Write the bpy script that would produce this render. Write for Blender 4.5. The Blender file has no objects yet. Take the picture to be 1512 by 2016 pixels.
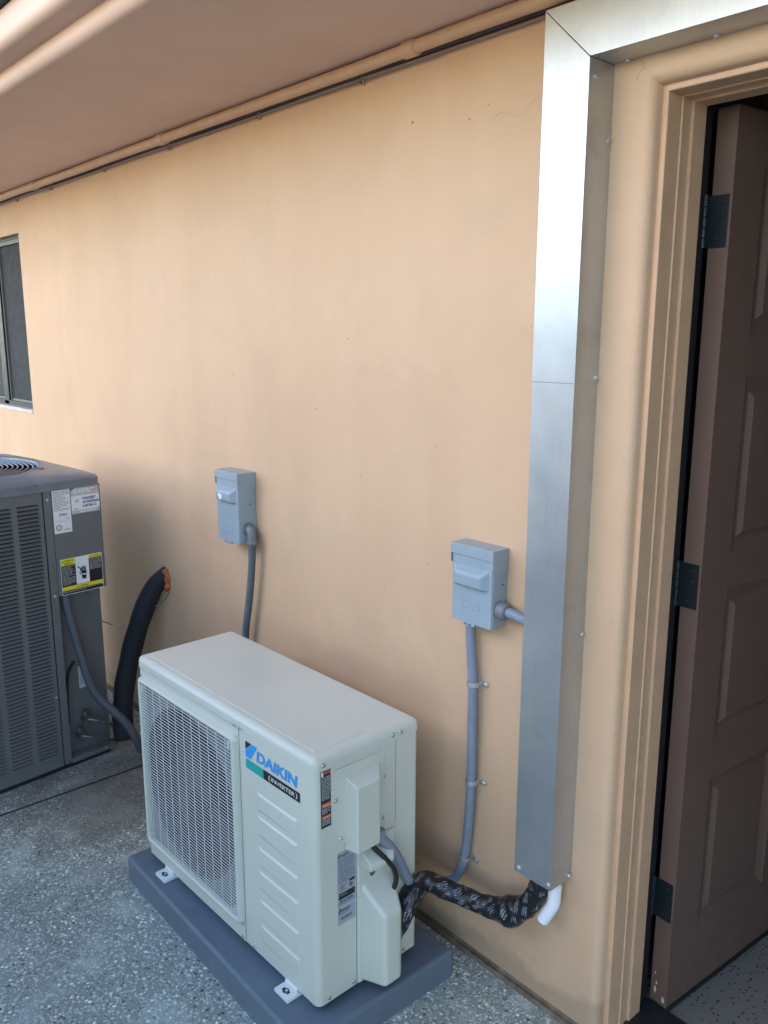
import bpy, bmesh, math, random
from mathutils import Vector, Matrix, noise as mnoise
random.seed(7)
R = math.radians
scene = bpy.context.scene
COL = scene.collection

# ------------------------------------------------------------------ camera
CAM = Vector((2.1156, -1.473, 1.6307))
yaw, pitch, roll = R(48.5443), R(11.9181), R(0.0793)
fwd = Vector((-math.sin(yaw)*math.cos(pitch), math.cos(yaw)*math.cos(pitch), -math.sin(pitch)))
rt = Vector((math.cos(yaw), math.sin(yaw), 0)); up = rt.cross(fwd)
rt2 = rt*math.cos(roll) + up*math.sin(roll); up2 = up*math.cos(roll) - rt*math.sin(roll)
cd = bpy.data.cameras.new('camera'); cam = bpy.data.objects.new('camera', cd); COL.objects.link(cam)
mw = Matrix((rt2, up2, -fwd)).transposed().to_4x4(); mw.translation = CAM
cam.matrix_world = mw
cd.sensor_fit = 'VERTICAL'; cd.sensor_height = 24.0; cd.lens = 1653.1/2016*24.0
cd.clip_start = 0.02; cd.clip_end = 500
scene.camera = cam

# ------------------------------------------------------------------ light
SUN_EL, SUN_AZ = 26.0, 254.0        # azimuth of the sun, counter-clockwise from +x, degrees
L = Vector((math.cos(R(SUN_EL))*math.cos(R(SUN_AZ)), math.cos(R(SUN_EL))*math.sin(R(SUN_AZ)), math.sin(R(SUN_EL))))
w = bpy.data.worlds.new('World'); scene.world = w; w.use_nodes = True
nt = w.node_tree; bg = nt.nodes['Background']
sky = nt.nodes.new('ShaderNodeTexSky'); sky.sky_type = 'NISHITA'; sky.sun_disc = False
sky.sun_elevation = R(SUN_EL); sky.sun_rotation = R(90-SUN_AZ)
sky.dust_density = 0.4; sky.ozone_density = 2.2
nt.links.new(sky.outputs[0], bg.inputs[0]); bg.inputs[1].default_value = 0.15
sd = bpy.data.lights.new('sun', 'SUN'); sd.energy = 0.3; sd.angle = R(45); sd.color = (1, .945, .90)
so = bpy.data.objects.new('sun', sd); COL.objects.link(so)
so.rotation_euler = L.to_track_quat('Z', 'Y').to_euler()
vs = scene.view_settings
vs.view_transform = 'Standard'; vs.look = 'None'; vs.gamma = 1.0; vs.use_curve_mapping = False
vs.exposure = 1.85

# ------------------------------------------------------------------ materials
def new_mat(name):
    m = bpy.data.materials.new(name); m.use_nodes = True
    return m, m.node_tree, m.node_tree.nodes['Principled BSDF']
def node(nt, t, **kw):
    n = nt.nodes.new(t)
    for k, v in kw.items():
        if k.startswith('i_'):
            n.inputs[int(k[2:]) if k[2:].isdigit() else k[2:].replace('_', ' ')].default_value = v
        else: setattr(n, k, v)
    return n
def coords(nt, scale=(1, 1, 1), rot=(0, 0, 0)):
    tc = node(nt, 'ShaderNodeTexCoord'); mp = node(nt, 'ShaderNodeMapping')
    mp.inputs['Scale'].default_value = scale; mp.inputs['Rotation'].default_value = rot
    nt.links.new(tc.outputs['Object'], mp.inputs['Vector']); return mp.outputs[0]
def ramp(nt, fac, stops, interp='LINEAR'):
    r = node(nt, 'ShaderNodeValToRGB'); r.color_ramp.interpolation = interp
    e = r.color_ramp.elements
    while len(e) < len(stops): e.new(0.5)
    for el, (p, c) in zip(e, stops):
        el.position = p; el.color = (c, c, c, 1) if isinstance(c, (int, float)) else (*c, 1)
    nt.links.new(fac, r.inputs[0]); return r.outputs[0]
def mix(nt, fac, a, b, mode='MIX'):
    m = node(nt, 'ShaderNodeMix', data_type='RGBA', blend_type=mode)
    if isinstance(fac, (int, float)): m.inputs[0].default_value = fac
    else: nt.links.new(fac, m.inputs[0])
    for s, v in ((6, a), (7, b)):
        if isinstance(v, tuple): m.inputs[s].default_value = (*v, 1)
        else: nt.links.new(v, m.inputs[s])
    return m.outputs[2]
def noise(nt, vec, scale, detail=4, rough=.55, dist=0):
    n = node(nt, 'ShaderNodeTexNoise'); n.inputs['Scale'].default_value = scale
    n.inputs['Detail'].default_value = detail; n.inputs['Roughness'].default_value = rough
    n.inputs['Distortion'].default_value = dist
    nt.links.new(vec, n.inputs['Vector']); return n.outputs[0]
def bump(nt, h, bsdf, strength=.2, dist=.002):
    b = node(nt, 'ShaderNodeBump'); b.inputs['Strength'].default_value = strength; b.inputs['Distance'].default_value = dist
    nt.links.new(h, b.inputs['Height']); nt.links.new(b.outputs[0], bsdf.inputs['Normal'])
def paint(name, c, rough=.45, metallic=0.0, var=.06, vscale=9, bscale=0, bstr=.1, spec=.5, coat=0, rvar=.08):
    m, nt, b = new_mat(name)
    v = coords(nt)
    n = noise(nt, v, vscale, 5)
    lo = tuple(x*(1-var) for x in c); hi = tuple(min(1, x*(1+var)) for x in c)
    nt.links.new(mix(nt, ramp(nt, n, [(.3, 0), (.7, 1)]), lo, hi), b.inputs['Base Color'])
    nt.links.new(ramp(nt, noise(nt, v, vscale*2.3, 4), [(.25, max(0, rough-rvar)), (.75, min(1, rough+rvar))]), b.inputs['Roughness'])
    b.inputs['Metallic'].default_value = metallic
    b.inputs['Specular IOR Level'].default_value = spec
    if coat: b.inputs['Coat Weight'].default_value = coat; b.inputs['Coat Roughness'].default_value = .2
    if bscale: bump(nt, noise(nt, v, bscale, 4), b, bstr, .002)
    return m

def wall_mat():
    m, nt, b = new_mat('tan_stucco_paint')
    v = coords(nt)
    big = noise(nt, v, 1.1, 5, .6, .4)
    base = mix(nt, ramp(nt, big, [(.3, 0), (.7, 1)]), (.585, .378, .230), (.655, .432, .272))
    streak = noise(nt, coords(nt, (5, 5, .5)), 1.0, 4)
    base = mix(nt, ramp(nt, streak, [(.45, 0), (.8, .35)]), base, (.52, .32, .19))
    speck = noise(nt, v, 38, 2, .5)
    base = mix(nt, ramp(nt, speck, [(.74, 0), (.79, .3)]), base, (.30, .19, .12))
    grey = noise(nt, coords(nt, (1, 1, 1.4)), 2.6, 6, .62, .6)
    base = mix(nt, ramp(nt, grey, [(.52, 0), (.68, .30)]), base, (.50, .345, .235))
    pale = noise(nt, coords(nt, (1.2, 1, .9)), 3.7, 6, .6, .3)
    base = mix(nt, ramp(nt, pale, [(.55, 0), (.72, .35)]), base, (.70, .48, .325))
    # soiling low on the wall
    sx = node(nt, 'ShaderNodeSeparateXYZ'); nt.links.new(v, sx.inputs[0])
    ad = node(nt, 'ShaderNodeMath', operation='ADD'); nt.links.new(sx.outputs[2], ad.inputs[0])
    n2 = node(nt, 'ShaderNodeMath', operation='MULTIPLY'); nt.links.new(noise(nt, v, 7, 5, .65), n2.inputs[0]); n2.inputs[1].default_value = -.16
    nt.links.new(n2.outputs[0], ad.inputs[1])
    base = mix(nt, ramp(nt, ad.outputs[0], [(-.02, .38), (.03, 0)]), base, (.22, .17, .12))
    nt.links.new(base, b.inputs['Base Color'])
    b.inputs['Roughness'].default_value = .62
    b.inputs['Specular IOR Level'].default_value = .3
    h = mix(nt, .30, mix(nt, .4, noise(nt, v, 4.5, 3), noise(nt, v, 17, 4, .6)), noise(nt, v, 150, 5, .65))
    bump(nt, h, b, .42, .005)
    return m
def shift(nt, sock):                       # z in metres -> 0.5 at ground level, 0.4 one centimetre below
    d = node(nt, 'ShaderNodeMath', operation='MULTIPLY_ADD'); nt.links.new(sock, d.inputs[0]); d.inputs[1].default_value = 10; d.inputs[2].default_value = .5
    return d.outputs[0]
def ground_mat():
    m, nt, b = new_mat('exposed_aggregate')
    v = coords(nt)
    wob = noise(nt, v, 60, 2)
    vv = node(nt, 'ShaderNodeVectorMath', operation='MULTIPLY_ADD')
    nt.links.new(v, vv.inputs[0]); vv.inputs[1].default_value = (1, 1, 1)
    sc = node(nt, 'ShaderNodeVectorMath', operation='SCALE'); sc.inputs['Scale'].default_value = .006
    cx = node(nt, 'ShaderNodeCombineXYZ'); nt.links.new(wob, cx.inputs[0]); nt.links.new(wob, cx.inputs[1])
    nt.links.new(cx.outputs[0], sc.inputs[0]); nt.links.new(sc.outputs[0], vv.inputs[2])
    def vor(scale, feature='F1'):
        n = node(nt, 'ShaderNodeTexVoronoi', feature=feature); n.inputs['Scale'].default_value = scale
        n.inputs['Randomness'].default_value = 1
        nt.links.new(vv.outputs[0], n.inputs['Vector']); return n
    v1 = vor(112); v2 = vor(215)
    sp = node(nt, 'ShaderNodeSeparateColor'); nt.links.new(v1.outputs['Color'], sp.inputs[0])
    sp2 = node(nt, 'ShaderNodeSeparateColor'); nt.links.new(v2.outputs['Color'], sp2.inputs[0])
    c1 = ramp(nt, sp.outputs[0], [(0, (.075, .085, .085)), (.22, (.31, .35, .34)), (.55, (.46, .51, .49)), (.85, (.60, .65, .62)), (.95, (.90, .90, .85))])
    tint = ramp(nt, sp.outputs[1], [(0, (.92, 1, 1)), (.7, (1, 1, 1)), (.9, (1.0, .86, .72)), (1, (.85, 1, .92))])
    c1 = mix(nt, 1.0, c1, tint, 'MULTIPLY')
    c2 = ramp(nt, sp2.outputs[0], [(0, (.10, .115, .112)), (.5, (.40, .44, .425)), (.92, (.58, .61, .585)), (1, (.8, .8, .75))])
    pick = ramp(nt, sp.outputs[2], [(.52, 0), (.56, 1)])
    peb = mix(nt, pick, c1, c2)
    gapm = ramp(nt, v1.outputs['Distance'], [(.42, 0), (.62, 1)])
    peb = mix(nt, gapm, peb, (.27, .30, .29))
    patch = ramp(nt, noise(nt, v, 5.5, 5, .62, .5), [(.53, 0), (.68, .8)])
    col = mix(nt, patch, peb, (.46, .51, .49))
    tone = ramp(nt, noise(nt, v, 1.7, 4), [(.3, (.94, .92, .84)), (.7, (1.36, 1.32, 1.20))])
    col = mix(nt, 1.0, col, tone, 'MULTIPLY')
    # brown water stains round the old condenser and along the joint
    g = node(nt, 'ShaderNodeVectorMath', operation='DISTANCE'); nt.links.new(v, g.inputs[0]); g.inputs[1].default_value = (-.62, -.33, 0)
    st = node(nt, 'ShaderNodeMath', operation='SUBTRACT')
    mm = node(nt, 'ShaderNodeMath', operation='MULTIPLY'); nt.links.new(noise(nt, v, 6, 5, .6), mm.inputs[0]); mm.inputs[1].default_value = .9
    nt.links.new(mm.outputs[0], st.inputs[0]); nt.links.new(g.outputs['Value'], st.inputs[1])
    col = mix(nt, ramp(nt, st.outputs[0], [(-.02, 0), (.25, .6)]), col, (.15, .125, .09))
    gz = node(nt, 'ShaderNodeSeparateXYZ'); nt.links.new(v, gz.inputs[0])
    col = mix(nt, ramp(nt, shift(nt, gz.outputs[2]), [(.45, .9), (.495, 0)]), col, (.03, .025, .02))
    nt.links.new(col, b.inputs['Base Color'])
    nt.links.new(ramp(nt, sp.outputs[1], [(0, .5), (1, .8)]), b.inputs['Roughness'])
    b.inputs['Specular IOR Level'].default_value = .35
    hgt = ramp(nt, v1.outputs['Distance'], [(0, 1), (.6, 0)])
    h2 = ramp(nt, v2.outputs['Distance'], [(0, 1), (.6, 0)])
    hh = mix(nt, pick, hgt, h2); hh = mix(nt, patch, hh, (.5, .5, .5))
    bump(nt, hh, b, .8, .0035)
    return m
def galv_mat():
    m, nt, b = new_mat('galvanised_sheet')
    v = coords(nt)
    st = noise(nt, coords(nt, (260, 260, 2.2)), 1.0, 3)
    bl = noise(nt, v, 6, 5, .6)
    c = mix(nt, ramp(nt, bl, [(.3, 0), (.7, 1)]), (.50, .52, .53), (.60, .615, .62))
    c = mix(nt, ramp(nt, st, [(.3, 0), (.7, .12)]), c, (.40, .41, .42))
    c = mix(nt, ramp(nt, noise(nt, v, 15, 5, .65, .5), [(.56, 0), (.72, .30)]), c, (.36, .36, .35))
    nt.links.new(c, b.inputs['Base Color'])
    b.inputs['Metallic'].default_value = .9
    nt.links.new(ramp(nt, mix(nt, .5, bl, st), [(.3, .36), (.7, .47)]), b.inputs['Roughness'])
    bump(nt, mix(nt, .4, st, noise(nt, v, 5, 2)), b, .10, .006)
    return m
def tape_mat():
    m, nt, b = new_mat('printed_black_tape')
    tc = node(nt, 'ShaderNodeTexCoord'); mp = node(nt, 'ShaderNodeMapping')
    mp.inputs['Rotation'].default_value = (0, 0, R(38))
    nz = node(nt, 'ShaderNodeTexNoise'); nz.inputs['Scale'].default_value = 26; nt.links.new(tc.outputs['UV'], nz.inputs['Vector'])
    wp = node(nt, 'ShaderNodeVectorMath', operation='MULTIPLY_ADD'); nt.links.new(nz.outputs['Color'], wp.inputs[0]); wp.inputs[1].default_value = (.03, .03, 0)
    nt.links.new(tc.outputs['UV'], wp.inputs[2]); nt.links.new(wp.outputs[0], mp.inputs[0])
    sx = node(nt, 'ShaderNodeSeparateXYZ'); nt.links.new(mp.outputs[0], sx.inputs[0])
    def saw(sock, period):
        d = node(nt, 'ShaderNodeMath', operation='DIVIDE'); nt.links.new(sock, d.inputs[0]); d.inputs[1].default_value = period
        f = node(nt, 'ShaderNodeMath', operation='FRACT'); nt.links.new(d.outputs[0], f.inputs[0]); return f.outputs[0]
    def mul(a, c):
        d = node(nt, 'ShaderNodeMath', operation='MULTIPLY'); nt.links.new(a, d.inputs[0]); nt.links.new(c, d.inputs[1]); return d.outputs[0]
    lines = ramp(nt, saw(sx.outputs[1], .0048), [(.38, 0), (.45, 1), (.85, 1), (.92, 0)])
    bx = ramp(nt, saw(sx.outputs[0], .036), [(.02, 0), (.04, 1), (.66, 1), (.68, 0)])
    by = ramp(nt, saw(sx.outputs[1], .0252), [(.05, 0), (.08, 1), (.62, 1), (.66, 0)])
    letters = ramp(nt, noise(nt, mp.outputs[0], 760, 1), [(.45, 0), (.54, 1)])
    keep = ramp(nt, noise(nt, mp.outputs[0], 24, 3), [(.455, 0), (.53, 1)])
    k = mul(mul(mul(lines, bx), mul(by, letters)), keep)
    nt.links.new(mix(nt, k, (.010, .0105, .013), (.40, .42, .45)), b.inputs['Base Color'])
    b.inputs['Roughness'].default_value = .30
    bump(nt, noise(nt, coords(nt), 70, 4, .6), b, .35, .004)
    return m
def terrazzo_mat():
    m, nt, b = new_mat('speckled_tile')
    v = coords(nt)
    n = node(nt, 'ShaderNodeTexVoronoi'); n.inputs['Scale'].default_value = 105; nt.links.new(v, n.inputs['Vector'])
    s = node(nt, 'ShaderNodeSeparateColor'); nt.links.new(n.outputs['Color'], s.inputs[0])
    chip = mix(nt, ramp(nt, n.outputs['Distance'], [(.30, 1), (.36, 0)]), (0, 0, 0), ramp(nt, s.outputs[0], [(.66, 0), (.68, 1)], 'CONSTANT'))
    nt.links.new(mix(nt, chip, (.20, .185, .16), (.03, .026, .022)), b.inputs['Base Color'])
    b.inputs['Roughness'].default_value = .5
    return m

M = {}
M['wall'] = wall_mat()
M['ground'] = ground_mat()
M['galv'] = galv_mat()
M['tape'] = tape_mat()
M['tile'] = terrazzo_mat()
M['trim'] = paint('tan_wood_paint', (.60, .37, .22), .5, var=.06, vscale=14, bscale=90, bstr=.12)
M['eave'] = paint('tan_eave_stucco', (.70, .475, .355), .65, var=.05, vscale=3, bscale=150, bstr=.2)
M['ivory'] = paint('ivory_enamel', (.60, .605, .51), .32, var=.035, vscale=3.5, rvar=.03)
M['ivory_d'] = paint('seam_shadow_gap', (.12, .12, .11), .7)
M['wire'] = paint('ivory_wire', (.68, .69, .66), .35, var=.02)
M['foot'] = paint('galvanised_white_foot', (.72, .74, .72), .4, var=.06, vscale=30)
M['padm'] = paint('blue_grey_plastic', (.125, .158, .195), .55, var=.07, vscale=16, bscale=260, bstr=.14)
M['acgrey'] = paint('charcoal_grey_enamel', (.14, .150, .152), .45, var=.06, vscale=8, bscale=350, bstr=.05)
M['accap'] = paint('charcoal_cap', (.17, .19, .215), .34, var=.10, vscale=12, bscale=250, bstr=.08)
M['dark'] = paint('dark_interior', (.010, .012, .018), .6)
M['fan'] = paint('dark_fan_plastic', (.009, .010, .012), .5)
M['plate'] = paint('shaded_plate_behind_grille', (.15, .16, .16), .5)  # front plate coloured darker to stand in for shade behind the grille
M['boxgrey'] = paint('grey_box_enamel', (.285, .34, .375), .36, var=.05, vscale=12, bscale=300, bstr=.05)
M['conduit'] = paint('grey_conduit_plastic', (.21, .235, .285), .45, var=.07, vscale=40)
M['conduit_d'] = paint('dark_grey_conduit', (.095, .108, .125), .5, var=.08, vscale=40)
M['fit'] = paint('grey_fitting_plastic', (.17, .185, .19), .5, var=.08, vscale=60)
M['zinc'] = paint('zinc_plate', (.66, .67, .66), .28, metallic=.75, var=.12, vscale=60)
M['brass'] = paint('dull_brass_valve', (.22, .21, .19), .45, metallic=.8, var=.15, vscale=80)
M['foam'] = paint('black_foam_insulation', (.013, .015, .019), .75, var=.2, vscale=30, bscale=160, bstr=.35)
M['rubber'] = paint('black_cable_rubber', (.012, .012, .014), .45)
M['pvc'] = paint('white_pvc', (.82, .83, .84), .35, var=.02)
M['sealant'] = paint('orange_sealant', (.42, .11, .03), .8, var=.3, vscale=60, bscale=120, bstr=.6)
M['door'] = paint('brown_door_paint', (.140, .085, .064), .36, var=.08, vscale=6, bscale=170, bstr=.10)
M['gapblk'] = paint('black_seal_and_gap_shade', (.008, .008, .009), .7)
M['hinge'] = paint('black_hinge_steel', (.012, .018, .022), .42, metallic=.3)
M['bronze'] = paint('bronze_window_frame', (.020, .021, .026), .4)
M['bronze_l'] = paint('weathered_bronze_head', (.15, .15, .13), .5)
M['screen'] = paint('insect_screen', (.016, .017, .021), .75, var=.05)
M['sillp'] = paint('pale_sill_paint', (.52, .46, .42), .5)
M['roof'] = paint('dark_roof_tile', (.03, .032, .05), .7, var=.2, vscale=10)
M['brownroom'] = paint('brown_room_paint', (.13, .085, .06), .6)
M['curb'] = paint('dirty_curb', (.20, .15, .10), .85, var=.4, vscale=25, bscale=80, bstr=.5)
M['crackc'] = paint('crack_line', (.36, .235, .14), .8)
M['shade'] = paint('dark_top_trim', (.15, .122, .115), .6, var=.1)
M['block'] = paint('grey_sky_blocker', (.24, .26, .28), .8, var=.1, vscale=4, bscale=60, bstr=.4)
for n, c in dict(white=(.78, .80, .80), silver=(.36, .38, .42), black=(.012, .013, .016), yellow=(.75, .66, .03), blue=(.03, .30, .72), teal=(.01, .36, .30),
                 orange=(.5, .13, .03), navy=(.03, .045, .19), red=(.5, .08, .09), pink=(.55, .40, .38), greyl=(.50, .52, .53), midgrey=(.13, .14, .16), green=(.12, .17, .12)).items():
    M[n] = paint('print_'+n, c, .42, var=.02)

# ------------------------------------------------------------------ mesh helpers
def frame(o, X, Y):
    X = Vector(X).normalized(); Y = Vector(Y).normalized(); Z = X.cross(Y)
    m = Matrix((X, Y, Z)).transposed().to_4x4(); m.translation = Vector(o); return m
def catmull(pts, step):
    P = [Vector(p) for p in pts]; P = [P[0]*2-P[1]] + P + [P[-1]*2-P[-2]]
    out = []
    for i in range(1, len(P)-2):
        n = max(2, int((P[i+1]-P[i]).length/step))
        for k in range(n):
            t = k/n; a, b, c, d = P[i-1], P[i], P[i+1], P[i+2]
            out.append(.5*((2*b)+(c-a)*t+(2*a-5*b+4*c-d)*t*t+(3*b-a-3*c+d)*t**3))
    out.append(P[-2]); return out
class MB:
    def __init__(s): s.bm = bmesh.new(); s.ms = []
    def mi(s, m):
        if m not in s.ms: s.ms.append(m)
        return s.ms.index(m)
    def add(s, verts, faces, m, T=None):
        i = s.mi(m); vv = [s.bm.verts.new(T @ Vector(v) if T else Vector(v)) for v in verts]; fs = []
        for f in faces:
            try: q = s.bm.faces.new([vv[k] for k in f])
            except ValueError: continue
            q.material_index = i; q.smooth = True; fs.append(q)
        return vv, fs
    def box(s, x0, x1, y0, y1, z0, z1, m, r=0, seg=2, T=None, edges=None):
        b = bmesh.new()
        vs_ = [b.verts.new((x, y, z)) for x in (x0, x1) for y in (y0, y1) for z in (z0, z1)]
        for f in ((0, 1, 3, 2), (4, 6, 7, 5), (0, 4, 5, 1), (2, 3, 7, 6), (0, 2, 6, 4), (1, 5, 7, 3)): b.faces.new([vs_[k] for k in f])
        if r:
            ed = [e for e in b.edges if edges is None or edges((e.verts[0].co+e.verts[1].co)/2, (e.verts[1].co-e.verts[0].co))]
            bmesh.ops.bevel(b, geom=ed, offset=r, segments=seg, profile=.5, affect='EDGES', clamp_overlap=True)
        s.merge(b, m, T)
    def merge(s, b, m, T=None):
        b.verts.index_update()
        s.add([v.co.copy() for v in b.verts], [[v.index for v in f.verts] for f in b.faces], m, T); b.free()
    def prism(s, poly, fn, a, c, m, caps=True):
        n = len(poly)
        v = [fn(p, a) for p in poly] + [fn(p, c) for p in poly]
        f = [(i, (i+1) % n, n+(i+1) % n, n+i) for i in range(n)]
        if caps: f += [tuple(range(n))[::-1], tuple(range(n, 2*n))]
        s.add(v, f, m)
    def tube(s, pts, r, m, seg=12, cap=True, uv=False, T=None):
        P = [Vector(p) for p in pts]; n = len(P)
        rf = r if callable(r) else (lambda i, t, a: r)
        d = (P[1]-P[0]).normalized(); x = d.orthogonal().normalized(); vs_ = []; acc = [0]
        for i in range(n):
            dn = ((P[min(i+1, n-1)]-P[max(i-1, 0)])).normalized()
            x = (x - dn*x.dot(dn)).normalized(); y = dn.cross(x)
            if i: acc.append(acc[-1]+(P[i]-P[i-1]).length)
            for k in range(seg):
                a = 2*math.pi*k/seg; rr = rf(i, acc[i], a)
                vs_.append(P[i]+x*math.cos(a)*rr+y*math.sin(a)*rr)
        fs = [(i*seg+k, i*seg+(k+1) % seg, (i+1)*seg+(k+1) % seg, (i+1)*seg+k) for i in range(n-1) for k in range(seg)]
        nq = len(fs)
        if cap: fs += [tuple(range(seg))[::-1], tuple((n-1)*seg+k for k in range(seg))]
        vv, ff = s.add(vs_, fs, m, T)
        if uv:
            lay = s.bm.loops.layers.uv.verify()
            for j, f in enumerate(ff[:nq]):
                i, k = divmod(j, seg)
                for lp, (di, dk) in zip(f.loops, ((0, 0), (0, 1), (1, 1), (1, 0))):
                    lp[lay].uv = (acc[i+di], (k+dk)/seg*.16)
    def ribbed(s, pts, r, m, pitch=.0056, depth=.0011, seg=12):
        P = catmull(pts, pitch/4)
        s.tube(P, lambda i, t, a: r+depth*math.sin(2*math.pi*t/pitch), m, seg)
    def cyl(s, p0, p1, prof, m, seg=20, T=None):
        """prof: list of (t, r) along p0..p1, or a radius"""
        if not isinstance(prof, list): prof = [(0, prof), (1, prof)]
        p0, p1 = Vector(p0), Vector(p1); d = (p1-p0).normalized(); x = d.orthogonal().normalized(); y = d.cross(x)
        vs_ = [p0.lerp(p1, t)+(x*math.cos(2*math.pi*k/seg)+y*math.sin(2*math.pi*k/seg))*r for t, r in prof for k in range(seg)]
        n = len(prof)
        fs = [(i*seg+k, i*seg+(k+1) % seg, (i+1)*seg+(k+1) % seg, (i+1)*seg+k) for i in range(n-1) for k in range(seg)]
        fs += [tuple(range(seg))[::-1], tuple((n-1)*seg+k for k in range(seg))]
        s.add(vs_, fs, m, T)
    def screw(s, p, n, r=.0042, m=None):
        p, n = Vector(p), Vector(n).normalized(); m = m or M['zinc']
        s.cyl(p, p+n*.0045, [(0, r*1.35), (.28, r*1.35), (.3, r), (.85, r), (1, r*.7)], m, 8)
        s.cyl(p+n*.0042, p+n*.0048, r*.32, M['black'], 6)
    def quad(s, F, x0, y0, x1, y1, m, z=.0003):
        s.add([(x0, y0, z), (x1, y0, z), (x1, y1, z), (x0, y1, z)], [(0, 1, 2, 3)], m, F)
    def poly(s, F, pts, m, z=.0003):
        s.add([(x, y, z) for x, y in pts], [tuple(range(len(pts)))], m, F)
    def plate(s, F, x0, y0, x1, y1, m, t=.0006):
        s.box(x0, x1, y0, y1, 0, t, m, T=F)
    def text(s, F, txt, x, y, size, m, z=.0010, bold=.0, width=None, shear=0, align='LEFT'):
        c = bpy.data.curves.new('t', 'FONT'); c.body = txt; c.size = 1.0; c.offset = bold; c.shear = shear; c.resolution_u = 3
        o = bpy.data.objects.new('t', c); me = o.to_mesh()
        if len(me.vertices):
            xs = [v.co.x for v in me.vertices]; x0, x1 = min(xs), max(xs)
            sx = size if width is None else width/(x1-x0)
            off = {'LEFT': x0, 'CENTER': (x0+x1)/2, 'RIGHT': x1}[align]
            s.add([((v.co.x-off)*sx+x, v.co.y*size+y, z) for v in me.vertices], [tuple(p.vertices) for p in me.polygons], m, F)
        o.to_mesh_clear(); bpy.data.objects.remove(o); bpy.data.curves.remove(c)
    def fine_print(s, F, x0, y0, x1, y1, pitch, m, z=.0010, h=.5, seed=1, short=.5):
        rr = random.Random(seed); y = y1
        while y-pitch > y0:
            xx = x0; end = x1 if rr.random() < .65 else x0+(x1-x0)*(short+rr.random()*(1-short))
            while xx < end:
                wd = min(pitch*(1.0+rr.random()*3.5), end-xx)
                s.quad(F, xx, y-pitch*(.5+h/2), xx+wd, y-pitch*(.5-h/2), m, z); xx += wd+pitch*.45
            y -= pitch
    def build(s, name, parent=None, loc=None, angle=32, recalc=True):
        if recalc: bmesh.ops.recalc_face_normals(s.bm, faces=s.bm.faces[:])
        me = bpy.data.meshes.new(name); s.bm.to_mesh(me); s.bm.free()
        for m in s.ms: me.materials.append(m)
        me.set_sharp_from_angle(angle=R(angle))
        o = bpy.data.objects.new(name, me); COL.objects.link(o)
        if angle < 90:
            wn = o.modifiers.new('weighted', 'WEIGHTED_NORMAL'); wn.keep_sharp = True; wn.weight = 80
        if parent: o.parent = parent
        if loc: o.location = loc
        return o
def tag(o, label=None, cat=None, group=None, kind=None):
    for k, v in (('label', label), ('category', cat), ('group', group), ('kind', kind)):
        if v: o[k] = v
    return o
def thing(name, label, cat, loc=(0, 0, 0), rz=0, group=None):
    o = bpy.data.objects.new(name, None); COL.objects.link(o); o.empty_display_size = .1
    o.location = loc; o.rotation_euler = (0, 0, rz)
    return tag(o, label, cat, group)
XYZ = lambda p, t: (t, p[0], p[1])            # profile (y, z) extruded along x

# ------------------------------------------------------------------ setting
# ground: one sheet, folded into a narrow joint groove running away from the wall
b = MB()
jx = -.734
xs = [(-45, 0), (jx-.009, 0), (jx-.005, -.012), (jx+.005, -.012), (jx+.009, 0), (45, 0)]
ys = [-45, .16, 45]
b.add([(x, y, z) for y in ys for x, z in xs], [(j*6+i, j*6+i+1, (j+1)*6+i+1, (j+1)*6+i) for j in range(2) for i in range(5)], M['ground'])
tag(b.build('ground', angle=12), kind='structure')
b = MB(); b.box(1.06, 4.2, .20, 3.6, -.02, .006, M['tile'])
tag(b.build('interior_floor'), kind='structure')

# ---- house: wall, eave, door frame, door, window
house = thing('house', 'tan stucco house wall with a deep eave, brown door and dark window', 'house')
ZS = 2.28                                          # soffit
XL, ZL, XR = 1.2125, 2.066, 2.14                   # door opening, at its stop
WX0, WX1, WZ0, WZ1 = -3.35, -2.2013, 1.2589, 2.1065
b = MB()
wl = M['wall']
def wall_piece(x0, x1, z0, z1):
    b.box(x0, x1, 0, .2, z0, z1, wl)
wall_piece(-8, WX0, .03, ZS); wall_piece(WX0, WX1, .03, WZ0); wall_piece(WX0, WX1, WZ1, ZS)
OB = .0395
wall_piece(WX1, XL-OB, .03, ZS); wall_piece(XL-OB, XR+OB, ZL+OB, ZS); wall_piece(XR+OB, 6, .03, ZS)
def door_sweep(mb, prof, m, z0=.0):
    """profile of (outward offset, y) carried up the left jamb, along the head and down the right jamb"""
    n = len(prof)
    rows = [[(XL-o, y, z0) for o, y in prof], [(XL-o, y, ZL+o) for o, y in prof], [(XR+o, y, ZL+o) for o, y in prof], [(XR+o, y, z0) for o, y in prof]]
    mb.add([p for r in rows for p in r], [(j*n+i, j*n+(i+1) % n, (j+1)*n+(i+1) % n, (j+1)*n+i) for j in range(3) for i in range(n)] + [tuple(range(n)), tuple(3*n+i for i in range(n))[::-1]], m)
arc = [(.0395-.022*math.sin(a*math.pi/2/8), .022-.022*math.cos(a*math.pi/2/8)) for a in range(9)]
door_sweep(b, arc+[(.0165, .036), (.0395, .036)], wl, .012)
# hairline cracks at the corner of the opening and across the wall
ck = M['crackc']
def crack(pts, r=.0005):
    b.tube([Vector(p) for p in pts], r, ck, 5)
crack([(1.162, -.0002, 2.128), (1.168, -.0002, 2.122), (1.170, -.0002, 2.115), (1.176, 0, 2.109), (1.183, .004, 2.100), (1.189, .011, 2.092)])
crack([(1.170, -.0002, 2.115), (1.160, -.0002, 2.104), (1.157, -.0002, 2.095)], .0004)
crack([(.80+i*.021, -.0001, 2.085+.012*math.sin(i*1.3)+i*.0025) for i in range(9)], .0003)
crack([(1.196, .018, .02), (1.193, .016, .05), (1.195, .018, .09)], .001)
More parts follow.
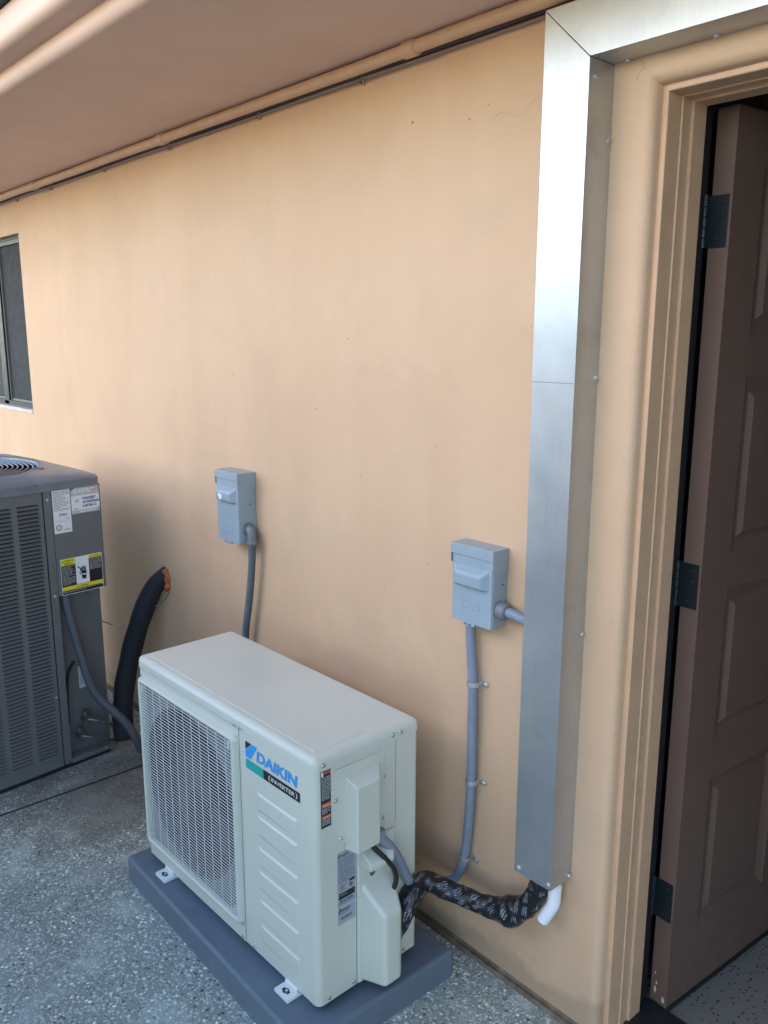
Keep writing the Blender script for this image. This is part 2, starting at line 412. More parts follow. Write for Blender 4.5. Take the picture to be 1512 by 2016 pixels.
# specks of dirt and scuffs on the wall
rr = random.Random(4)
for (x, z, r) in ((.735, 2.10, .0035), (.79, 2.12, .0022), (.55, 2.125, .004), (.3, 1.62, .003), (.35, 1.25, .0025), (.15, 1.42, .003), (.62, 1.05, .0025), (.93, 1.65, .002), (.98, 2.13, .003), (-.6, 1.8, .003), (-.3, 1.5, .0025), (.45, .95, .002)):
    pts = [(r*(.5+rr.random()*.7)*math.cos(a*.785), r*(.4+rr.random()*.6)*math.sin(a*.785)) for a in range(8)]
    b.poly(frame((x, 0, z), (1, 0, 0), (0, 0, 1)), pts, M['curb'], .0006)
b.build('wall', house)
b = MB(); b.box(-8, XL-.03, .004, .19, -.01, .031, M['curb'], .003)
b.box(-8, XL-.02, -.006, .004, -.01, .014, M['curb'], .003)
b.build('base_strip', house)
# eave: soffit and two rounded steps, then the tile edge
b = MB()
def qarc(cy, cz, r, n=8): return [(cy-r*math.sin(i*math.pi/2/n), cz-r*math.cos(i*math.pi/2/n)) for i in range(n+1)]
prof = [(.2, ZS)] + qarc(-.597, ZS+.024, .024) + [(-.621, 2.3195), (-.662, 2.3195)] + qarc(-.668, 2.3195+.024, .024) + [(-.692, 2.395), (.2, 2.62)]
b.prism(prof, XYZ, -8, 6, M['eave'])
b.build('eave', house)
b = MB()
b.prism([(-.722, 2.397), (-.722, 2.412), (.25, 2.74), (.25, 2.69), (-.68, 2.3985)], XYZ, -8, 6, M['roof'])
for i in range(40):
    x = -6+i*.25
    b.tube([(x, -.735, 2.452), (x, .25, 2.778)], .055, M['roof'], 10)
b.build('roof', house)
# top trim where wall meets soffit
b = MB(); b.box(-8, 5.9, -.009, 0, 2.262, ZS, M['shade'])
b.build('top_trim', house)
# door frame
b = MB()
fr = [(.03, .030), (.0075, .030), (.0058, .0317), (.0058, .078), (.0035, .080), (.0032, .083), (.0058, .086), (.0058, .1145), (.0008, .1145), (0, .1155), (0, .1605), (.0008, .1615), (.0165, .1615), (.0165, .215), (.03, .215)]
door_sweep(b, fr, M['trim'], .0)
b.build('door_frame', house)
b = MB()
door_sweep(b, [(.0164, .163), (.0140, .163), (.0140, .212), (.0164, .212)], M['gapblk'], .0)  # weatherstrip; its black also stands in for the shadow inside the rabbet
b.build('weatherstrip_and_shade', house)
b = MB(); b.box(XL-.016, XR+.016, .10, .215, -.01, .012, M['bronze'], .003)
b.build('threshold', house)
# the room behind the door
b = MB()
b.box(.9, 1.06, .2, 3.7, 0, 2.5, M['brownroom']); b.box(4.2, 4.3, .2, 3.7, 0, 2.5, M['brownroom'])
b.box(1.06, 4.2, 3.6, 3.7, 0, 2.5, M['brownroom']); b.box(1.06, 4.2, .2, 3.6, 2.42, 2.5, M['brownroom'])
b.build('interior_wall', house)
# door leaf, hinged on the left jamb and swung in
ang = R(90-4.8)
DO = (1.2107, .21, 0)
door = thing('door_pivot', None, None, DO, ang)
del_keys = [k for k in ('label', 'category') if k in door.keys()]
# door local frame: +x runs away from the hinge, -y is the room-facing panelled face turned to the camera
door.name = 'door'; door.parent = house
TH, DW, DH, DZ = .045, .905, 2.048, .022
b = MB()
rows = [(.195, .60), (.695, 1.07), (1.15, 1.545), (1.63, 1.985)]; cols = [(.108, .405), (.50, .797)]
def panel_face(yf, sgn):
    xs_ = [0, cols[0][0], cols[0][1], cols[1][0], cols[1][1], DW]; zs_ = [DZ]
    for r in rows: zs_ += list(r)
    zs_.append(DH+DZ)
    for i in range(5):
        for j in range(len(zs_)-1):
            x0, x1, z0, z1 = xs_[i], xs_[i+1], zs_[j], zs_[j+1]
            if i in (1, 3) and j % 2 == 1:
                rings = [(0, 0), (.003, .0025), (.026, .0115), (.034, .0115), (.047, .0035), (.051, .0035)]
                V = []; F_ = []
                for q, dpt in rings:
                    V += [(x0+q, yf+sgn*dpt, z0+q), (x1-q, yf+sgn*dpt, z0+q), (x1-q, yf+sgn*dpt, z1-q), (x0+q, yf+sgn*dpt, z1-q)]
                for k in range(len(rings)-1):
                    for c in range(4): F_.append((k*4+c, k*4+(c+1) % 4, k*4+4+(c+1) % 4, k*4+4+c))
                F_.append(tuple(len(rings)*4-4+c for c in range(4)))
                b.add(V, F_, M['door'])
            else:
                b.add([(x0, yf, z0), (x1, yf, z0), (x1, yf, z1), (x0, yf, z1)], [(0, 1, 2, 3)], M['door'])
panel_face(-TH, 1); panel_face(0, -1)
b.add([(0, 0, DZ), (0, -TH, DZ), (0, -TH, DH+DZ), (0, 0, DH+DZ)], [(0, 1, 2, 3)], M['door'])
b.add([(DW, 0, DZ), (DW, -TH, DZ), (DW, -TH, DH+DZ), (DW, 0, DH+DZ)], [(0, 1, 2, 3)], M['door'])
b.add([(0, 0, DH+DZ), (0, -TH, DH+DZ), (DW, -TH, DH+DZ), (DW, 0, DH+DZ)], [(0, 1, 2, 3)], M['door'])
b.add([(0, 0, DZ), (0, -TH, DZ), (DW, -TH, DZ), (DW, 0, DZ)], [(0, 1, 2, 3)], M['door'])
bmesh.ops.remove_doubles(b.bm, verts=b.bm.verts[:], dist=1e-5)
for (yy, z, r) in ((-.012, .055, .007), (-.015, .075, .004), (-.036, .040, .006), (-.010, .10, .003)):
    pts = [(r*(.4+.5*random.random())*math.cos(a*.785), r*(.9+1.1*random.random())*math.sin(a*.785)) for a in range(8)]
    b.poly(frame((0, yy, z), (0, -1, 0), (0, 0, 1)), pts, M['sillp'], .0006)
b.build('door_leaf', door, angle=18)
b = MB(); b.box(.004, DW-.004, -TH-.003, -.002, .008, DZ-.0005, M['gapblk'], .003)
b.build('door_sweep', door)
for hz in (1.855, 1.090, .305):
    b = MB()
    h2 = .051
    # leaf on the door edge, barrel, leaf on the jamb
    b.box(-.0022, -.0002, -.040, .010, hz-h2, hz+h2, M['hinge'], .0006, 1)
    for k in range(5):
        z0 = hz-h2+k*h2*2/5
        b.cyl((-.006, .0105, z0+.0005), (-.006, .0105, z0+h2*2/5-.0005), [(0, .0062), (.03, .0066), (.97, .0066), (1, .0062)], M['hinge'], 14)
    b.cyl((-.006, .0105, hz+h2), (-.006, .0105, hz+h2+.005), [(0, .0066), (.5, .0066), (1, .003)], M['hinge'], 12)
    b.box(-.034, -.004, .0135, .0155, hz-h2, hz+h2, M['hinge'])
    for sz in (-.034, .012, .036):
        b.screw((-.0022, -.018-.008*(sz > 0), hz+sz), (-1, 0, 0), .0032, M['hinge'])
    b.build('hinge', door)
# window
win = bpy.data.objects.new('window', None); COL.objects.link(win); win.parent = house
b = MB()
b.box(WX0, WX1, .04, .085, WZ1-.032, WZ1, M['bronze_l'], .002)
b.box(WX0, WX1, .032, .085, WZ1-.012, WZ1-.001, M['bronze'], .001)
b.box(WX0, WX1, .035, .09, WZ0, WZ0+.022, M['bronze'], .002); b.box(WX0, WX1, .05, .09, WZ0+.022, WZ0+.034, M['bronze_l'], .001)
b.box(WX0, WX0+.03, .04, .09, WZ0, WZ1, M['bronze']); b.box(WX1-.03, WX1, .04, .09, WZ0, WZ1, M['bronze'])
b.box(-2.735, -2.66, .035, .09, WZ0, WZ1, M['bronze'], .003); b.box(-2.66, -2.650, .045, .09, WZ0, WZ1, M['bronze_l'], .002)
b.build('window_frame', win)
b = MB(); b.box(-2.66, WX1-.01, .055, .058, WZ0+.02, WZ1-.02, M['screen']); b.build('window_screen', win)
b = MB(); b.box(WX0+.02, -2.72, .07, .076, WZ0+.02, WZ1-.02, M['dark']); b.build('pane', win)
b = MB(); b.box(WX0, WX1, -.004, .05, WZ0-.02, WZ0+.0015, M['sillp'], .004, 2); b.build('window_sill', win)

# unseen wall added behind the camera to block low sky light
b = MB(); b.box(-1.7, 1.55, -3.0, -2.8, 0, 2.1, M['block'], .01)
tag(b.build('added_sky_blocker'), 'unseen grey wall added to block low sky light', 'wall')

# ---- pipe tucked under the eave
ep = thing('eave_pipe', 'thin tan painted pipe running along the top of the wall under the eave', 'pipe', (0, -.055, 2.264))
b = MB(); b.tube([(-8+i*.35, .0015*math.sin(i*1.7), .0012*math.sin(i*2.3)) for i in range(40)], .0148, M['trim'], 16); b.build('pipe_run', ep)
for x in (-1.79, -.60, .60):
    b = MB(); b.cyl((x-.022, 0, 0), (x+.022, 0, 0), [(0, .0165), (.06, .0185), (.94, .0185), (1, .0165)], M['trim'], 18); b.build('coupling', ep)
cb = thing('eave_cable', 'thin tan painted cable stapled along the wall just below the eave', 'cable', (0, 0, 2.2578))
b = MB(); b.tube([(-8+i*.2, -.0035, .0012*math.sin(i*1.1)) for i in range(70)], .0034, M['trim'], 8); b.build('cable_run', cb)
for x in (-2.16, -1.73, -1.18, -.647, -.098, .371):
    b = MB(); b.box(x-.005, x+.005, -.009, 0, -.016, .006, M['trim'], .002); b.screw((x, -.008, -.011), (0, -1, 0), .0028, M['curb']); b.build('staple', cb)

# ------------------------------------------------------------------ sheet metal duct
DX0, DX1, DY, DZB, DZJ, DZI, DZO = 1.001, 1.106, -.0784, .400, 1.5355, 2.131, 2.234
duct = thing('line_set_duct', 'tall galvanised sheet metal duct climbing the wall beside the door and turning over it', 'duct', (DX0, 0, DZB))
off = Vector((DX0, 0, DZB))
def dprism(mb, poly, y0, y1, m, r=.0015):
    t = bmesh.new()
    f = t.faces.new([t.verts.new((x-off.x, y0, z-off.z)) for x, z in poly])
    ex = bmesh.ops.extrude_face_region(t, geom=[f])
    bmesh.ops.translate(t, verts=[v for v in ex['geom'] if isinstance(v, bmesh.types.BMVert)], vec=(0, y1-y0, 0))
    bmesh.ops.recalc_face_normals(t, faces=t.faces[:])
    bmesh.ops.bevel(t, geom=t.edges[:], offset=r, segments=2, profile=.5, affect='EDGES')
    mb.merge(t, m)
b = MB(); t_ = .001
for (x0, x1, y0, y1) in ((DX0, DX1, DY, DY+.0012), (DX0, DX0+.0012, DY+.0012, -.0005), (DX1-.0012, DX1, DY+.0012, -.0005)):
    b.box(x0-off.x, x1-off.x, y0, y1, 0, DZJ-DZB+.02, M['galv'])
b.build('lower_section', duct)
b = MB(); dprism(b, [(DX0-.0012, DZJ), (DX1+.0012, DZJ), (DX1+.0012, DZI-.0004), (DX0-.0012, DZO-.0004)], DY-.0012, -.0004, M['galv']); b.build('upper_section', duct)
b = MB(); dprism(b, [(DX0-.0012, DZO+.0004), (DX1+.0012, DZI+.0004), (5.2, DZI+.0004), (5.2, DZO+.0004)], DY-.0012, -.0004, M['galv']); b.build('cross_section', duct)
def dscrew(p, n): 
    q = MB(); q.screw(Vector(p)-off, n, .0045); q.build('screw', duct)
for z in (1.996, 1.545, .997, .41): dscrew((DX1+.001, -.010, z), (1, 0, 0))
for z in (2.10,): dscrew((DX1+.001, -.06, z), (1, 0, 0))
for x in (1.142, 1.315, 1.62): dscrew((x, -.012, DZI), (0, 0, -1))
for x in (DX0+.012, DX1-.008): dscrew((x, DY, .412), (0, -1, 0))
# pvc drain below the duct
dp = thing('drain_pipe', 'short white plastic drain elbow sticking out below the metal duct', 'pipe', (1.087, -.033, .41))
b = MB(); b.cyl((0, 0, .04), (0, 0, -.03), .0125, M['pvc'], 20)
b.cyl((0, 0, -.024), (-.002, 0, -.072), [(0, .0142), (.05, .0155), (.95, .0155), (1, .0152)], M['pvc'], 20); b.build('straight_pipe', dp)
b = MB(); b.tube([(-.002, 0, -.066), (-.003, -.0015, -.078), (-.010, -.004, -.094), (-.024, -.009, -.126)], .0153, M['pvc'], 20, cap=False)
b.tube([(-.024, -.009, -.126), (-.010, -.004, -.096)], .0118, M['midgrey'], 18); b.build('elbow', dp)

# ------------------------------------------------------------------ new outdoor unit and its pad
a_p = R(-.957)
pad = MB()
PW, PD, PH = .93, .4756, .0764
pc = Vector((.8196, -.0855, 0))
pad.box(0, PW, 0, PD, -.004, PH, M['padm'], .011, 3, edges=lambda c, d: c.z > .03 or abs(d.z) > .01)
pad.box(.262, .268, -.0012, .003, .004, PH-.012, M['padm'], .001)
padE = pad.build('equipment_pad')
padE.rotation_euler = (0, 0, a_p)
padE.location = pc + Matrix.Rotation(a_p, 3, 'Z') @ Vector((-PW, -PD, 0))
tag(padE, 'blue grey plastic equipment pad under the ivory heat pump', 'pad')

UW, UD, UH = .835, .3204, .6288
UZ = .0954
unit = thing('heat_pump', 'ivory outdoor heat pump with round fan grille standing on a blue grey pad', 'heat pump', (-.0727, -.4913, UZ), R(.851))
def uw(x, y, z):                                    # unit-local point to world
    return unit_m @ Vector((x, y, z))
unit_m = Matrix.Translation((-.0727, -.4913, UZ)) @ Matrix.Rotation(R(.851), 4, 'Z')
FR = frame((0, 0, 0), (1, 0, 0), (0, 0, 1))          # front face frame
SD = frame((UW, 0, 0), (0, 1, 0), (0, 0, 1))         # right side frame
iv = M['ivory']
b = MB()
rc = .016
def corner(cx, cy, a0, n=6): return [(cx+rc*math.cos(R(a0+90*i/n)), cy+rc*math.sin(R(a0+90*i/n))) for i in range(n+1)]
path = [(.533, 0)] + corner(UW-rc, rc, -90) + corner(UW-rc, UD-rc, 0) + corner(rc, UD-rc, 90) + corner(rc, rc, 180)
n = len(path)
b.add([(x, y, 0) for x, y in path]+[(x, y, .600) for x, y in path], [(i, i+1, n+i+1, n+i) for i in range(n-1)], iv)
b.add([(x, y, .001) for x, y in path], [tuple(range(n))], iv)
# front plate with its round fan opening
cx, cz, fr_ = .268, .305, .236
seg = 64; V = []; F_ = []
x0, x1, z0, z1 = rc, .533, 0, .600
for k in range(seg):
    a = 2*math.pi*k/seg; c, s_ = math.cos(a), math.sin(a)
    V.append((cx+fr_*c, 0, cz+fr_*s_))
    t = min(((x1-cx)/c if c > 1e-6 else (x0-cx)/c if c < -1e-6 else 9), ((z1-cz)/s_ if s_ > 1e-6 else (z0-cz)/s_ if s_ < -1e-6 else 9))
    V.append((cx+t*c, 0, cz+t*s_)); V.append((cx+(fr_-.008)*c, .012, cz+(fr_-.008)*s_)); V.append((cx+(fr_-.008)*c, .14, cz+(fr_-.008)*s_))
for k in range(seg):
    i, j = 4*k, 4*((k+1) % seg)
    F_ += [(i, i+1, j+1, j)]
b.add(V, F_, M['plate'])
b.add(V, [f for k in range(seg) for i, j in ((4*k, 4*((k+1) % seg)),) for f in ((i, j, j+2, i+2), (i+2, j+2, j+3, i+3))], M['fan'])
for (x, z) in ((x0, z0), (x1, z0), (x1, z1), (x0, z1)):     # fill plate corners
    ks = sorted(range(seg), key=lambda k: (V[4*k+1][0]-x)**2+(V[4*k+1][2]-z)**2)[:2]
    b.add([(x, 0, z), V[4*ks[0]+1], V[4*ks[1]+1]], [(0, 1, 2)], M['plate'])
for (xa, xb, za, zb) in ((rc, .533, .572, .600), (rc, .533, 0, .046), (rc, .0165, .046, .572), (.5255, .533, .046, .572)):
    b.box(xa, xb, -.0012, .002, za, zb, iv)
# seams
g_ = M['ivory_d']
b.quad(FR, .5325, .004, .5345, .596, g_, .0004)
b.quad(SD, .242, .38, .2432, .598, g_, .0004); b.quad(SD, .1165, .0, .1182, .372, g_, .0004); b.quad(SD, .118, .3715, .243, .3725, g_, .0004)
b.build('cabinet', unit, recalc=False)
b = MB(); b.cyl((cx, .150, cz), (cx, .149, cz), .245, M['dark'], 40); b.build('coil_backing', unit)
# fan
b = MB()
b.cyl((cx, .04, cz), (cx, .10, cz), [(0, .03), (.1, .045), (1, .05)], M['fan'], 28)
for k in range(3):
    V = []; F_ = []; na, nr = 10, 6
    for i in range(na+1):
        for j in range(nr+1):
            q = j/nr; r_ = .045+q*.158; a = R(120*k)+(i/na)*R(78+18*q)+R(25)*q
            V.append((cx+r_*math.cos(a), .095-.045*(i/na)-.006*q, cz+r_*math.sin(a)))
    for i in range(na):
        for j in range(nr): F_.append((i*(nr+1)+j, i*(nr+1)+j+1, (i+1)*(nr+1)+j+1, (i+1)*(nr+1)+j))
    b.add(V, F_, M['fan'])
b.build('fan', unit, recalc=False)
# top panel with raised pressings
b = MB()
b.box(-.002, UW+.002, -.002, UD+.002, .597, UH, iv, .017, 5, edges=lambda c, d: c.z > .61 or abs(d.z) > .01)
b.box(.022, .805, .024, .172, UH-.004, UH+.0014, iv, .0014, 2)
b.quad(FR, .004, .5955, .53, .5968, g_, .0012)
b.build('top_panel', unit)
# fan grille: moulded bezel, horizontal wires, thin uprights, corner clips
b = MB()
gx0, gx1, gz0, gz1 = .014, .527, .044, .573
def rrect(x0, x1, z0, z1, r, n=6):
    out = []
    for (x, z, a0) in ((x1-r, z0+r, -90), (x1-r, z1-r, 0), (x0+r, z1-r, 90), (x0+r, z0+r, 180)):
        out += [(x+r*math.cos(R(a0+90*i/n)), z+r*math.sin(R(a0+90*i/n))) for i in range(n+1)]
    return out
rings = [(0, 0, .016), (.0005, -.006, .016), (.004, -.0125, .014), (.010, -.0145, .011), (.016, -.0120, .008), (.0185, -.006, .006), (.0185, .001, .006)]
V = []; F_ = []
for q, y, r in rings: V += [(x, y, z) for x, z in rrect(gx0+q, gx1-q, gz0+q, gz1-q, r)]
nn = len(V)//len(rings)
for j in range(len(rings)-1): F_ += [(j*nn+i, j*nn+(i+1) % nn, (j+1)*nn+(i+1) % nn, (j+1)*nn+i) for i in range(nn)]
b.add(V, F_, iv); b.build('grille_bezel', unit)
b = MB()
NW = 53
for k in range(NW):
    z = gz0+.0235+(gz1-gz0-.047)*k/(NW-1)
    b.box(gx0+.018, gx1-.018, -.0112, -.0098, z-.0012, z+.0012, M['wire'], .0005, 1)
for k in range(11):
    x = gx0+.045+(gx1-gx0-.09)*k/10
    b.box(x-.0006, x+.0006, -.0098, -.0088, gz0+.017, gz1-.017, M['wire'])
for x in (gx0+.021, gx1-.033):
    for z in (gz0+.020, gz1-.044): b.box(x, x+.012, -.0125, -.004, z, z+.024, M['greyl'], .001)
b.build('grille_wires', unit)
# pressed ribs of the right front panel
b = MB()
for zt, zb in ((.456, .405), (.394, .336), (.309, .255), (.243, .188), (.163, .103), (.092, .040)):
    x0, x1, h_ = .604, .769, .0046
    q = .006
    V = [(x0, 0, zb+.004), (x1, 0, zb), (x1, 0, zt), (x0, 0, zt), (x0+q*2, -h_*.5, zb+q+.004), (x1-q, -h_, zb+q), (x1-q, -h_, zt-q*.8), (x0+q*2, -h_*.5, zt-q*.8)]
    b.add(V, [(0, 1, 5, 4), (1, 2, 6, 5), (2, 3, 7, 6), (3, 0, 4, 7), (4, 5, 6, 7)], iv)
b.build('front_pressings', unit, angle=10)
# badge on the front
b = MB()
b.poly(FR, [(.562, .574), (.562, .552), (.588, .574)], M['black'], .0010)
b.poly(FR, [(.591, .574), (.562, .5495), (.562, .533), (.583, .533), (.613, .574)], M['blue'], .0010)
b.poly(FR, [(.562, .5285), (.562, .504), (.637, .504), (.637, .5285)], M['teal'], .0010)
b.poly(FR, [(.637, .5285), (.637, .504), (.781, .504), (.781, .5285)], M['black'], .0010)
b.text(FR, 'DAIKIN', .609, .5385, .0385, M['blue'], .0014, bold=.032, width=.164, shear=.12)
b.text(FR, 'INVERTER', .670, .5115, .0150, M['white'], .0016, bold=.004, width=.092)
for sgn, xc in ((-1, .664), (1, .7675)):
    pts = [(xc+sgn*(.0085*math.cos(R(a))-.004), .5163+.0085*math.sin(R(a))) for a in range(-80, 81, 10)]
    pts2 = [(xc+sgn*(.0058*math.cos(R(a))-.004), .5163+.0080*math.sin(R(a))) for a in range(80, -81, -10)]
    b.poly(FR, pts+pts2, M['white'], .0016)
b.build('badge', unit)
# stickers on the right side
def on_side(name):
    return MB()
b = MB()
b.plate(SD, .0165, .457, .0445, .597, M['black'], .0006)
b.quad(SD, .018, .583, .0235, .594, M['white'], .0009); b.quad(SD, .0245, .587, .0435, .594, M['red'], .0009)
b.fine_print(SD, .0185, .522, .0430, .582, .0036, M['greyl'], .0010, .42, 3, .6)
b.poly(SD, [(.0175, .506), (.0440, .506), (.0440, .518), (.0175, .518)], M['orange'], .0009)
b.text(SD, 'WARNING', .0205, .5085, .0072, M['white'], .0012, width=.021)
b.fine_print(SD, .0185, .488, .0430, .505, .0036, M['greyl'], .0010, .42, 5, .6)
b.quad(SD, .0175, .478, .0440, .487, M['orange'], .0009)
b.text(SD, 'CAUTION', .0205, .4795, .0066, M['white'], .0012, width=.021)
b.fine_print(SD, .0185, .459, .0430, .477, .0036, M['greyl'], .0010, .42, 8, .6)
tag(b.build('warning_sticker', unit), 'narrow black sticker with orange headings')
b = MB()
b.plate(SD, .0605, .234, .1150, .376, M['silver'], .0006); b.plate(SD, .0612, .187, .1145, .2325, M['silver'], .0006)
b.poly(SD, [(.0625, .366), (.0625, .3585), (.0665, .3715), (.0695, .3715)], M['black'], .0010)
b.text(SD, 'DAIKIN', .068, .3625, .0085, M['black'], .0012, bold=.02, width=.026)
b.fine_print(SD, .063, .292, .112, .359, .0038, M['midgrey'], .0010, .38, 11, .45)
b.quad(SD, .096, .290, .112, .2965, M['black'], .0010)
b.cyl((UW+.0006, .101, .2815), (UW+.0010, .101, .2815), .0058, M['midgrey'], 18)
b.fine_print(SD, .068, .272, .090, .290, .0030, M['midgrey'], .0010, .45, 14)
b.quad(SD, .0645, .2535, .1120, .2700, M['black'], .0010); b.text(SD, 'INVERTER', .067, .263, .0050, M['greyl'], .0013, width=.02)
b.text(SD, 'R410A', .067, .2455, .0080, M['black'], .0012, bold=.02, width=.040)
b.fine_print(SD, .063, .235, .112, .245, .0034, M['midgrey'], .0010, .38, 17)
b.poly(SD, [(.0635, .224), (.0635, .2165), (.0675, .2295), (.0705, .2295)], M['black'], .0010)
b.text(SD, 'DAIKIN', .069, .2205, .0085, M['black'], .0012, bold=.02, width=.028)
b.fine_print(SD, .064, .209, .100, .219, .0034, M['midgrey'], .0010, .38, 19)
for i in range(26):
    if i % 3 != 1: b.quad(SD, .069+i*.0014, .1985, .0698+i*.0014, .2065, M['black'], .0010)
tag(b.build('rating_sticker', unit), 'silver rating sticker with black print')
# terminal cover: plate with a hooded bump
b = MB()
pl = [(x, z) for x, z in rrect(.0475, .204, .398, .586, .010)]
V = [(UW+.0005, s_, z) for s_, z in pl]+[(UW+.0030, s_, z) for s_, z in pl]+[(UW+.0036, (s_-.1258)*.985+.1258, (z-.492)*.985+.492) for s_, z in pl]; nn = len(pl)
b.add(V, [(j*nn+i, j*nn+(i+1) % nn, (j+1)*nn+(i+1) % nn, (j+1)*nn+i) for j in range(2) for i in range(nn)]+[tuple(2*nn+i for i in range(nn))], iv)
def bumpbox(mb, lo, hi, d0, d1, m, r=.004, T=None):
    """frustum standing on the side plane: lo = base rect (s0,s1,z0,z1), hi = outer rect"""
    t = bmesh.new()
    vv = [t.verts.new((UW+d0, s_, z)) for s_, z in ((lo[0], lo[2]), (lo[1], lo[2]), (lo[1], lo[3]), (lo[0], lo[3]))] + [t.verts.new((UW+d1, s_, z)) for s_, z in ((hi[0], hi[2]), (hi[1], hi[2]), (hi[1], hi[3]), (hi[0], hi[3]))]
    for f in ((0, 1, 5, 4), (1, 2, 6, 5), (2, 3, 7, 6), (3, 0, 4, 7), (4, 5, 6, 7), (3, 2, 1, 0)): t.faces.new([vv[k] for k in f])
    bmesh.ops.recalc_face_normals(t, faces=t.faces[:])
    ed = [e for e in t.edges if not all(abs(v.co.x-(UW+d0)) < 1e-6 for v in e.verts)]
    bmesh.ops.bevel(t, geom=ed, offset=r, segments=3, profile=.5, affect='EDGES', clamp_overlap=True)
    mb.merge(t, m, T)
bumpbox(b, (.082, .190, .379, .562), (.088, .156, .381, .546), .002, .042, iv)
b.build('terminal_cover', unit)
# valve cover
b = MB()
bumpbox(b, (.1195, .238, .002, .372), (.121, .236, .003, .371), 0, .006, iv, .002)
bumpbox(b, (.1215, .231, .318, .372), (.119, .190, .327, .341), .005, .052, iv, .003)
bumpbox(b, (.128, .230, .004, .266), (.146, .200, .014, .205), .005, .072, iv, .011)
b.cyl((UW+.0055, .163, .284), (UW+.0068, .163, .284), .0085, M['ivory_d'], 18)
b.build('valve_cover', unit)
for s_, z in ((.0225, .611), (.231, .613), (.257, .613)):
    q = MB(); q.screw((UW+.002, s_, z), (1, 0, 0)); q.build('screw', unit)
for s_, z, o_ in ((.204, .518, .0), (.0545, .514, .0035), (.0700, .413, .0035), (.197, .413, .0035), (.107, .012, 0), (.032, .012, 0), (.27, .012, 0)):
    q = MB(); q.screw((UW+o_, s_, z), (1, 0, 0)); q.build('screw', unit)
for x, z, y in ((.520, .6015, -.002), (.545, .6015, -.002), (.522, .010, 0), (.572, .010, 0)):
    q = MB(); q.screw((x, y, z), (0, -1, 0)); q.build('screw', unit)
# feet
for x in (.101, .703):
    for back in (0, 1):
        f = MB(); y0, y1 = ((-.034, .05), (UD-.05, UD+.034))[back]
        f.box(x, x+.056, y0, y1, PH-UZ+.0004, PH-UZ+.011, M['foot'], .003, 2)
        f.box(x+.004, x+.052, y0+.03 if not back else y0, y1 if not back else y1-.03, PH-UZ+.010, .003, M['foot'], .002, 1)
        yc = y0+.016 if not back else y1-.016
        f.cyl((x+.028, yc, PH-UZ+.0108), (x+.028, yc, PH-UZ+.0114), .0085, M['black'], 14)
        f.box(x+.016, x+.04, yc-.0045, yc+.0045, PH-UZ+.0108, PH-UZ+.0113, M['black'])
        f.cyl((x+.031, yc, PH-UZ+.011), (x+.031, yc, PH-UZ+.0145), .0040, M['zinc'], 10)
        f.build('foot', unit)

